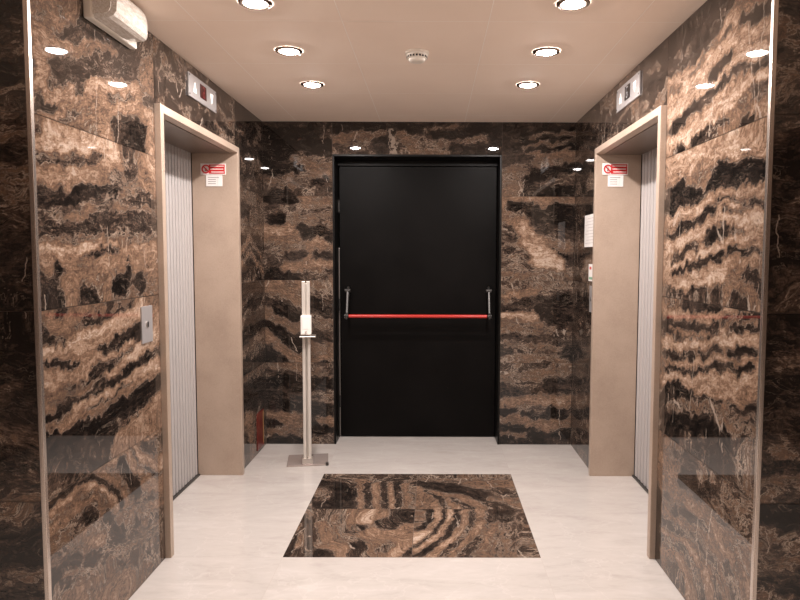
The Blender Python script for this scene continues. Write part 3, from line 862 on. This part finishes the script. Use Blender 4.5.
for name, a0, a1, sd in (('wall_front_left', -2.9, XL-.001, 121), ('wall_front_right', XR+.001, 2.7, 141)):
    s = Slabs(); f = ony(YN); n = (0, -1, 0); m = a0+.85 if a0 < -2 else a1-.85
    for r in range(4):
        for q, (p0, p1) in enumerate(((a0, m), (m, a1))):
            s.tile(f, n, p0, p1, ROWS[r], ROWS[r+1], None, .012, sd+r+q*5, .05, .46, skew=.1)
    s.plate(f, n, a0, a1, 0, ZC, .003)
    tag(s.build(name), kind='structure')

# ------------------------------------------------------------------ floor, ceiling, lobby shell
bm = bmesh.new()
def quad(bm, *p): bm.faces.new([bm.verts.new(q) for q in p])
XS = [-2.9, PX0, PX1, 2.7]; YS = [-2.6, PY0, PY1, 5.02]
for i in range(3):
    for j in range(3):
        if (i, j) != (1, 1): quad(bm, (XS[i],YS[j],0), (XS[i+1],YS[j],0), (XS[i+1],YS[j+1],0), (XS[i],YS[j+1],0))
floor = tag(obj('floor', bm, FLOOR), kind='structure')
s = Slabs(); f = onz(0.0); n = (0, 0, 1); mx, my = PX0+TW, PY0+TD
for i, (p0, p1) in enumerate(((PX0, mx), (mx, PX1))):
    for j, (q0, q1) in enumerate(((PY0, my), (my, PY1))):
        s.tile(f, n, p0, p1, q0, q1, STROKES[f'P{i}{j}'], .008, 161+i*2+j, jag=.36, flat=.15, gap=.0009, swap=(i, j) in ((0, 1), (1, 0)))
s.plate(f, n, PX0, PX1, PY0, PY1, .002)
inlay = s.build('marble_inlay', floor); inlay['label'] = 'square of four brown banded marble tiles set in the pale floor'
# metal ceiling panels with fine open joints
bm = bmesh.new(); gx = [-2.9+.0]; 
xs = sorted([-.975+.602*k for k in range(-3, 7)]); xs = [-2.9]+[x for x in xs if -2.9 < x < 2.7]+[2.7]
ys = [2.74+.592*k for k in range(-9, 5)]; ys = [-2.6]+[y for y in ys if -2.6 < y < 4.735]+[4.737]
for i in range(len(xs)-1):
    for j in range(len(ys)-1):
        g_ = .0016; quad(bm, (xs[i]+g_,ys[j]+g_,ZC), (xs[i]+g_,ys[j+1]-g_,ZC), (xs[i+1]-g_,ys[j+1]-g_,ZC), (xs[i+1]-g_,ys[j]+g_,ZC))
me = bpy.data.meshes.new('ceiling'); n0 = len(bm.faces)
quad(bm, (-2.9,-2.6,ZC+.0005), (-2.9,4.74,ZC+.0005), (2.7,4.74,ZC+.0005), (2.7,-2.6,ZC+.0005))
for k, fc in enumerate(bm.faces): fc.material_index = 1 if k >= n0 else 0
bm.to_mesh(me); bm.free(); o = link('ceiling', me, CEIL); me.materials.append(CEIL_GAP); tag(o, kind='structure')
LOBBY = plain('lobby_wall_paint', (.16,.12,.10), .5)
tag(obj('wall_lobby_left', B(-2.96,-2.9,-2.6,YN,0,ZC), LOBBY), kind='structure')
tag(obj('wall_lobby_right', B(2.7,2.76,-2.6,YN,0,ZC), LOBBY), kind='structure')
tag(obj('wall_lobby_back', B(-2.96,2.76,-2.66,-2.6,0,ZC), LOBBY), kind='structure')
# polished steel corner profiles
for nm, x, sx in (('trim_1', XL, 1), ('trim_2', XR, -1)):
    bm = bmesh.new()
    box(bm, *sorted((x, x+sx*.004)), YN-.004, YN+.012, 0, ZC)
    box(bm, *sorted((x-sx*.010, x)), YN-.004, YN-.0005, 0, ZC)
    tag(obj(nm, bm, CHROME, bevel=.001), kind='structure')

# ------------------------------------------------------------------ black door
door = empty('door_1', (0, 0, 0)); tag(door, 'wide black panic door in the back wall with a red push bar', 'door', kind='structure')
bm = bmesh.new(); YF0, YF1 = YB-.003, 5.0
box(bm, DX0+.001, DX0+.014, YF0, YF1, 0, DZ-.014); box(bm, DX1-.014, DX1-.001, YF0, YF1, 0, DZ-.014); box(bm, DX0+.001, DX1-.001, YF0, YF1, DZ-.0145, DZ-.001)
box(bm, DX0+.014, DX1-.014, 4.915, YF1, 2.06, DZ-.014)
obj('frame', bm, BLACKTRIM, door, bevel=.0015)
sl = obj('door_leaf', B(DX0+.022, DX1-.017, 4.925, 4.985, .008, 2.056), BLACK, door, bevel=.002)
es = obj('edge_strip', B(DX0+.0145, DX0+.0195, 4.93, 4.95, .01, 1.45), STEEL, door, bevel=.001)
obj('back_void', B(DX0, DX1, 5.0, 5.02, 0, DZ), DARK, door)
bar = obj('push_bar', tube(bmesh.new(), [(-.615, 4.79, .945), (.405, 4.79, .945)], .0128, 20), RED, door, smooth=False)
for x, sg in ((-.633, -1), (.425, 1)):
    bm = bmesh.new()
    poly = [(4.925, 1.155), (4.895, 1.16), (4.865, 1.14), (4.80, .965), (4.772, .955), (4.772, .925), (4.80, .92), (4.83, .94), (4.89, 1.075), (4.925, 1.085)]
    prism(bm, poly, lambda p, t: (x-.008+.016*t, p[0], p[1]))
    obj('bar_arm', bm, DARKMETAL, door, bevel=.004)
    bm = bmesh.new(); tube(bm, [(x-.02, 4.87, 1.13), (x+.02, 4.87, 1.13)], .014, 16)
    obj('pivot', bm, DARKMETAL, door)
    bm = bmesh.new(); tube(bm, [(x-.013, 4.79, .945), (x+.013, 4.79, .945)], .016, 16)
    obj('bar_end_cap', bm, DARKMETAL, door)
for z in (.28, 1.02, 1.76): obj('hinge', tube(bmesh.new(), [(DX0+.02, 4.915, z-.045), (DX0+.02, 4.915, z+.045)], .006, 10), DARKMETAL, door)

# ------------------------------------------------------------------ lift entrances
def lift(label, x, sx, xd, seed, pitch):
    """x: marble face, sx: +1 when the opening looks to +x, xd: face of the sliding door"""
    e = empty('lift_entrance', (x, (LY0+LY1)/2, 0)); tag(e, label, 'lift')
    inv = Matrix.Translation(-e.location)
    def put(name, bm, mat, **kw):
        bmesh.ops.transform(bm, matrix=inv, verts=bm.verts); return obj(name, bm, mat, e, **kw)
    xf = x + sx*.026; xi = xd + sx*.003; th = .036
    put('jamb', B(*sorted((xf, xi)), LY0, LY0+th, 0, LZ), JAMB, bevel=.002)
    put('jamb', B(*sorted((xf, xi)), LY1-th, LY1, 0, LZ), JAMB, bevel=.002)
    put('lintel', B(*sorted((xf, xi)), LY0+th, LY1-th, LZ-th, LZ), JAMB, bevel=.002)
    put('soffit_panel', B(*sorted((xf-sx*.05, xi)), LY0+th+.002, LY1-th-.002, LZ-th-.004, LZ-th-.0005), SOFFIT)
    # fluted sliding panels
    y0, y1, zt = LY0+th-.03, LY1-th-.006, LZ-th+.03
    ym = y0 + (y1-y0)*.5
    for q, (p0, p1, dx) in enumerate(((y0, ym+.012, -.012), (ym-.012, y1, 0.0))):
        bm = bmesh.new(); pts = []; n = max(3, round((p1-p0)/pitch)); w = (p1-p0)/n
        for k in range(n):
            for u, h in ((0, -.006), (.30, -.006), (.33, .007), (.38, .010), (.92, .010), (.97, .007)):
                pts.append((p0+(k+u)*w, h))
        pts.append((p1, -.006)); poly = pts + [(p1, -.03), (p0, -.03)]
        prism(bm, poly, lambda p, t: (xd+sx*(p[1]+dx-.008), p[0], .012+t*(zt-.012)))
        put('sliding_door', bm, LIFT)
    put('shaft_lining', B(*sorted((xd-sx*.09, xd-sx*.07)), LY0, LY1, -.0, LZ), DARK)
    put('shaft_side', B(*sorted((xd-sx*.07, xi-sx*.001)), LY1-.012, LY1, 0, LZ), DARK)
    put('shaft_side', B(*sorted((xd-sx*.07, xi-sx*.001)), LY0, LY0+.012, 0, LZ), DARK)
    put('shaft_head', B(*sorted((xd-sx*.07, xi-sx*.001)), LY0+.012, LY1-.012, LZ-.012, LZ), DARK)
    put('door_track', B(*sorted((xd-sx*.02, xd+sx*.016)), LY0+th+.001, LY1-th-.001, .0005, .010), DARKMETAL)
    return e
lift('lift entrance with fluted metal door and beige frame beside the sanitiser stand', XL, 1, -1.480, 5, .043)
lift('lift entrance with fluted metal door and beige frame across from the sanitiser stand', XR, -1, 1.285, 6, .055)

# ------------------------------------------------------------------ signs on the far lift jambs
def lift_sign(label, xc, z0, z1, w, group):
    y = LY1-.0375
    e = empty('prohibition_sign', (xc, y, (z0+z1)/2)); tag(e, label, 'sign')
    h = z1-z0
    obj('plate', B(-w/2, w/2, -.003, -.0004, -h/2, h/2), SIGNWHITE, e, bevel=.001)
    obj('red_field', B(-w/2+.052, w/2-.006, -.0042, -.003, -h/2+.006, h/2-.006), SIGNRED, e)
    cx = -w/2+.034
    bm = bmesh.new(); n = 32
    for k in range(n):
        a0, a1 = 2*math.pi*k/n, 2*math.pi*(k+1)/n
        for r0, r1 in ((.019, .027),):
            P = [(cx+r*math.cos(a), 0, r*math.sin(a)) for r, a in ((r0, a0), (r1, a0), (r1, a1), (r0, a1))]
            v0 = [bm.verts.new((p[0], -.0055, p[2])) for p in P]; v1 = [bm.verts.new((p[0], -.0031, p[2])) for p in P]
            bm.faces.new(v0); bm.faces.new((v0[1], v1[1], v1[2], v0[2])); bm.faces.new((v0[3], v0[2], v1[2], v1[3])[::-1]) if False else bm.faces.new((v0[0], v0[3], v1[3], v1[0]))
    c, s_ = math.cos(math.radians(-45)), math.sin(math.radians(-45))
    P = [(cx+u*c-v*s_, u*s_+v*c) for u, v in ((-.02, -.0035), (.02, -.0035), (.02, .0035), (-.02, .0035))]
    prism(bm, P, lambda p, t: (p[0], -.0055+.0024*t, p[1]))
    obj('prohibition_ring', bm, SIGNRED, e)
    bm = bmesh.new(); box(bm, cx-.006, cx+.006, -.0045, -.0031, -.013, .004); lathe(bm, [(.0001, 0), (.005, .0)], 12, False, (cx, -.004, .010))
    obj('pictogram', bm, INK, e)
    bm = bmesh.new()
    for k, (u0, u1) in enumerate(((.062, w-.012), (.058, w-.014), (.066, w-.011))):
        z = h*.26 - k*h*.26
        box(bm, -w/2+u0, -w/2+u1, -.005, -.0042, z-.0026, z+.0026)
    obj('text_lines', bm, SIGNWHITE, e)
    return e
def small_label(label, xc, z0, z1, w):
    y = LY1-.0375
    e = empty('paper_label', (xc, y, (z0+z1)/2)); tag(e, label, 'label')
    h = z1-z0; obj('sheet', B(-w/2, w/2, -.0015, -.0003, -h/2, h/2), PAPER, e)
    bm = bmesh.new()
    for k in range(4):
        z = h*.3 - k*h*.19; box(bm, -w*.38, w*(.1 if k else .3), -.0021, -.0015, z-.0018, z+.0018)
    box(bm, w*.22, w*.224, -.0021, -.0015, -h*.45, h*.45)
    obj('print', bm, INK, e); return e
lift_sign('red no-entry style safety sign on the lift jamb beside the sanitiser stand', -1.345, 1.882, 1.950, .155, None)
small_label('small white label under the red sign on the jamb beside the sanitiser stand', -1.340, 1.812, 1.880, .10)
lift_sign('red no-entry style safety sign on the lift jamb near the wall notice', 1.121, 1.890, 1.960, .158, None)
small_label('small white label under the red sign on the jamb near the wall notice', 1.125, 1.818, 1.887, .095)

# ------------------------------------------------------------------ floor indicators above the lifts
def indicator(label, x, sx, y0, y1, z0, z1, screen, digit):
    e = empty('floor_indicator', (x, (y0+y1)/2, (z0+z1)/2)); tag(e, label, 'indicator')
    w, h = y1-y0, z1-z0
    def slab(ya, yb, za, zb, d0, d1): return B(*sorted((sx*d0, sx*d1)), ya, yb, za, zb)
    obj('plate', slab(-w/2, w/2, -h/2, h/2, 0.0, .008), GREYPLATE, e, bevel=.0015)
    obj('display', slab(-w*.12+.0, w*.10, -h*.27, h*.33, .008, .010), screen, e)
    bm = bmesh.new()
    for ya, yb, za, zb in ((-.016, .016, .024, .031), (-.016, .016, -.003, .003), (-.016, .016, -.027, -.020), (.010, .016, -.027, .031), (-.016, -.010, -.027, .0)):
        bm2 = slab(ya, yb, za+.002, zb+.002, .010, .0108); m = bpy.data.meshes.new('t'); bm2.to_mesh(m); bm2.free(); bm.from_mesh(m); bpy.data.meshes.remove(m)
    obj('digit', bm, digit, e)
    for nm, yc, up in (('up_arrow', -sx*w*.30, 1), ('down_arrow', sx*w*.31, -1)):
        a = .026; poly = [(yc-a*.8, -up*a), (yc+a*.8, -up*a), (yc, up*a)]
        bm = prism(bmesh.new(), poly, lambda p, t: (sx*(.008+.002*t), p[0], p[1])); obj(nm, bm, ARROW, e)
    for ya in (-w/2+.012, w/2-.012):
        for za in (-h/2+.012, h/2-.012): obj('screw', B(*sorted((sx*.008, sx*.0095)), ya-.004, ya+.004, za-.004, za+.004), DARKMETAL, e)
indicator('grey lift floor indicator with white arrows and a dark red display', XL, 1, 3.30, 3.715, 2.183, 2.300, SCREEN_RED, DIGIT_RED)
indicator('grey lift floor indicator with white arrows and a black display', XR, -1, 3.275, 3.675, 2.184, 2.305, SCREEN_BLACK, DIGIT_GREY)

# ------------------------------------------------------------------ small things on the walls
def call_plate(label, x, sx, y0, y1, z0, z1):
    e = empty('call_plate', (x, (y0+y1)/2, (z0+z1)/2)); tag(e, label, 'call plate')
    w, h = y1-y0, z1-z0
    obj('plate', B(*sorted((sx*0.0, sx*.005)), -w/2, w/2, -h/2, h/2), GREYPLATE, e, bevel=.001)
    def disc(z, r, d0, d1):
        bm = bmesh.new(); n = 20; return prism(bm, [(r*math.cos(2*math.pi*k/n), z+r*math.sin(2*math.pi*k/n)) for k in range(n)], lambda p, t: (sx*(d0+(d1-d0)*t), p[0], p[1]))
    obj('button_ring', disc(0, .013, .005, .0075), STEEL, e)
    obj('key_slot', B(*sorted((sx*.0075, sx*.009)), -.004, .004, -.012, .012), DARK, e)
call_plate('slim grey metal call plate with a dark key slot on the wall', XL, 1, 2.716, 2.820, 1.015, 1.171)
call_plate('grey metal call plate half hidden behind the lift frame under a tag', XR, -1, 4.125, 4.225, 1.03, 1.200)
e = empty('paper_notice', (XR, 4.27, 1.557)); tag(e, 'white printed notice on the wall half hidden by the lift frame', 'notice')
obj('sheet', B(-.0018, 0.0, -.135, .135, -.105, .105), PAPER, e)
bm = bmesh.new()
for k in range(9): box(bm, -.0026, -.0018, -.10, .05+.03*((k*7) % 3), .08-k*.02-.0014, .08-k*.02+.0014)
obj('print', bm, PRINT, e)
e = empty('wall_tag', (XR, 4.20, 1.285)); tag(e, 'small white tag with red and green print above the hidden call plate', 'tag')
obj('sheet', B(-.0018, 0.0, -.07, .07, -.055, .055), PAPER, e)
obj('green_band', B(-.0026, -.0018, -.055, .055, -.044, -.028), GREEN, e)
obj('red_mark', B(-.0026, -.0018, .0, .045, .020, .038), SIGNRED, e)
e = empty('red_reflection_panel', (XL, 4.555, .155)); tag(e, 'made-up red panel standing in for a red reflection low on the marble wall in the corner by the sanitiser stand', 'plate')
obj('plate', B(.0005, .006, -.085, .085, -.13, .13), plain('red_reflection_tint', (.13,.016,.011), .3), e, bevel=.001)  # made-up panel, its dark red stands in for a reflection on the marble
obj('painted_highlight', B(.006, .008, .062, .072, -.11, .12), plain('highlight_gold', (.55,.36,.16), .35, .5), e)  # bright highlight along the wall corner, put in as a coloured strip

# ------------------------------------------------------------------ emergency light
e = empty('emergency_light', (XL, 2.505, 2.279)); tag(e, 'frosted bulkhead emergency light high on the marble wall under the ceiling', 'light')
obj('backplate', B(.0005, .030, -.175, .180, -.066, .066), CREAM, e, bevel=.006, seg=3)
bm = bmesh.new(); sec = [(.030, -.060), (.080, -.057), (.098, -.050), (.108, -.036), (.111, .0), (.108, .036), (.098, .050), (.080, .057), (.030, .060)]
rings = []; NS = 60
for i in range(NS+1):
    y = -.166+.338*i/NS; k = (1.0 if i < NS*.68 else 1-.42*((i-NS*.68)/(NS*.32))**1.3) if i > 1 else .8
    rb = .0012*(i % 2) if 5 <= i <= NS-5 else 0
    rings.append([bm.verts.new((.030+(px-.030)*k-rb, y, pz*(.55+.45*k)+(.006*(1-k)*10*.4))) for px, pz in sec])
for a, b in zip(rings, rings[1:]):
    for k in range(len(sec)-1): bm.faces.new((a[k], a[k+1], b[k+1], b[k]))
bm.faces.new(rings[0]); bm.faces.new(rings[-1][::-1])
bm.faces.new([r[0] for r in rings][::-1]); bm.faces.new([r[-1] for r in rings]) 
obj('diffuser', bm, FROST, e)
obj('tube_lamp', tube(bmesh.new(), [(.055, -.13, 0), (.055, .08, 0)], .012, 14), WHITE, e)

# ------------------------------------------------------------------ smoke detector
e = empty('smoke_detector', (-.075, 3.14, ZC)); tag(e, 'round white smoke detector on the ceiling between the lamp rows', 'smoke detector')
obj('base', lathe(bmesh.new(), [(.0005, -.0004), (.056, -.0004), (.056, -.012), (.050, -.014), (.0005, -.014)], 40), CREAM, e)
obj('body', lathe(bmesh.new(), [(.0005, -.014), (.050, -.014), (.048, -.030), (.046, -.033), (.0005, -.033)], 40), CREAM, e)
bm = bmesh.new()
for k in range(20):
    a = 2*math.pi*k/20; M = Matrix.Rotation(a, 4, 'Z')
    b2 = B(.0425, .0490, -.0045, .0045, -.0305, -.0215); bmesh.ops.transform(b2, matrix=M, verts=b2.verts); m = bpy.data.meshes.new('t'); b2.to_mesh(m); b2.free(); bm.from_mesh(m); bpy.data.meshes.remove(m)
obj('vent', bm, DARK, e)
obj('cap', lathe(bmesh.new(), [(.0005, -.033), (.040, -.033), (.036, -.044), (.026, -.048), (.0005, -.049)], 40), CREAM, e, smooth=False)

# ------------------------------------------------------------------ downlights
proto = empty('ceiling_downlight', (0, 0, ZC))
obj('rim', lathe(bmesh.new(), [(.044, -.003), (.046, -.0075), (.052, -.0085), (.062, -.006), (.064, -.0004)], 48), RIM, proto, smooth=True)
obj('diffuser', lathe(bmesh.new(), [(.0003, -.0135), (.014, -.0129), (.027, -.0110), (.038, -.0074), (.0445, -.0032)], 48), LAMP, proto)
LXA, LXB = -.676, .532
spots = [(LXA, 3.722, 'ceiling downlight nearest the back wall, on the sanitiser stand side'), (LXA, 3.125, 'ceiling downlight in the middle of its row, on the sanitiser stand side'),
         (LXA, 2.546, 'ceiling downlight cut by the picture top, on the emergency light side'), (LXB, 3.712, 'ceiling downlight nearest the back wall, on the wall notice side'),
         (LXB, 3.125, 'ceiling downlight in the middle of its row, on the wall notice side'), (LXB, 2.540, 'ceiling downlight cut by the picture top, across from the emergency light')]
for i, (x, y, lb) in enumerate(spots):
    o = proto if i == 0 else proto.copy()
    if i:
        C.objects.link(o)
        for ch in proto.children:
            c = ch.copy(); C.objects.link(c); c.parent = o
    o.location = (x, y, ZC); tag(o, lb, 'light', 'recessed ceiling downlights')
# unseen area lights added over the lobby to bounce light onto the ceiling
def lobby_fill(x, y, p):
    l = bpy.data.lights.new('lobby_fill', 'AREA'); l.shape = 'DISK'; l.size = .09; l.spread = math.radians(110); l.energy = p; l.color = (1.0, .865, .775)
    o = bpy.data.objects.new('lobby_fill', l); C.objects.link(o); o.location = (x, y, ZC-.006)
for y, p in ((.4, 19), (-.8, 23)):
    for x in (LXA, LXB): lobby_fill(x, y, p)

# ------------------------------------------------------------------ sanitiser stand
st = empty('sanitiser_stand', (-.838, 4.33, 0), math.radians(9)); tag(st, 'slim steel hand sanitiser stand on a flat base beside the black door', 'stand')
obj('base_plate', B(-.135, .135, -.115, .125, .0008, .010), plain('pale_base_steel', (.50,.43,.40), .22, .5), st, bevel=.002)
PYc = -.075
bm = bmesh.new(); box(bm, -.026, -.006, PYc-.02, PYc+.02, .012, .90); box(bm, .006, .026, PYc-.02, PYc+.02, .012, .90); box(bm, -.006, .006, PYc+.010, PYc+.018, .012, .90)
WPOST = plain('pale_satin_aluminium', (.70,.655,.60), .32, .45)
obj('post', bm, WPOST, st, bevel=.003)
bm = bmesh.new(); box(bm, -.034, .034, PYc-.026, PYc+.026, .012, .05); obj('post_foot', bm, STEEL, st, bevel=.003)
bm = bmesh.new(); box(bm, -.027, -.006, PYc-.016, PYc+.016, 1.0, 1.222); box(bm, .004, .025, PYc-.016, PYc+.016, 1.0, 1.222); box(bm, -.006, .004, PYc+.002, PYc+.006, 1.0, 1.210)
obj('upper_rail', bm, WPOST, st, bevel=.003)
obj('dispenser', B(-.036, .034, PYc-.055, PYc+.030, .875, 1.000), WHITE, st, bevel=.008, seg=3)
obj('dispenser_window', B(-.022, .020, PYc-.057, PYc-.055, .915, .975), PAPER, st)
bm = bmesh.new(); box(bm, -.042, .062, PYc-.085, PYc+.02, .860, .870); obj('drip_tray', bm, STEEL, st, bevel=.003)
obj('spout', tube(bmesh.new(), [(0, PYc-.05, .90), (0, PYc-.066, .893), (0, PYc-.068, .884)], .006, 10), STEEL, st)
bm = bmesh.new(); tube(bm, [(.128, -.112, .0008), (.128, -.112, .020)], .010, 14); obj('foot_knob', bm, DARKMETAL, st)

# ------------------------------------------------------------------ camera, world, view
cam = bpy.data.cameras.new('camera'); co = bpy.data.objects.new('camera', cam); C.objects.link(co)
r_ = Vector((0.99999312, -0.00188735, 0.00319292)); f_ = Vector((0.00209536, 0.99778749, -0.066451)); u_ = Vector((-0.00306044, 0.06645723, 0.99778458))
M = Matrix((( r_.x, u_.x, -f_.x, 0), (r_.y, u_.y, -f_.y, 0), (r_.z, u_.z, -f_.z, 1.385), (0, 0, 0, 1)))
co.matrix_world = M
cam.sensor_width = 36; cam.sensor_fit = 'HORIZONTAL'; cam.lens = 650.6959/800*36; cam.shift_x = -(433.5305-400)/800; cam.clip_start = .02
bpy.context.scene.camera = co
w = bpy.data.worlds.new('world'); bpy.context.scene.world = w; w.use_nodes = True
w.node_tree.nodes['Background'].inputs[0].default_value = (.01, .008, .007, 1); w.node_tree.nodes['Background'].inputs[1].default_value = 1.0
sc = bpy.context.scene
sc.view_settings.view_transform = 'Standard'; sc.view_settings.look = 'None'; sc.view_settings.gamma = 1; sc.view_settings.exposure = 0.0
sc.view_settings.use_curve_mapping = False
sc.cycles.use_denoising = True; sc.cycles.max_bounces = 10; sc.cycles.diffuse_bounces = 6; sc.cycles.glossy_bounces = 5; sc.cycles.sample_clamp_indirect = 6.0
sc.cycles.use_adaptive_sampling = False
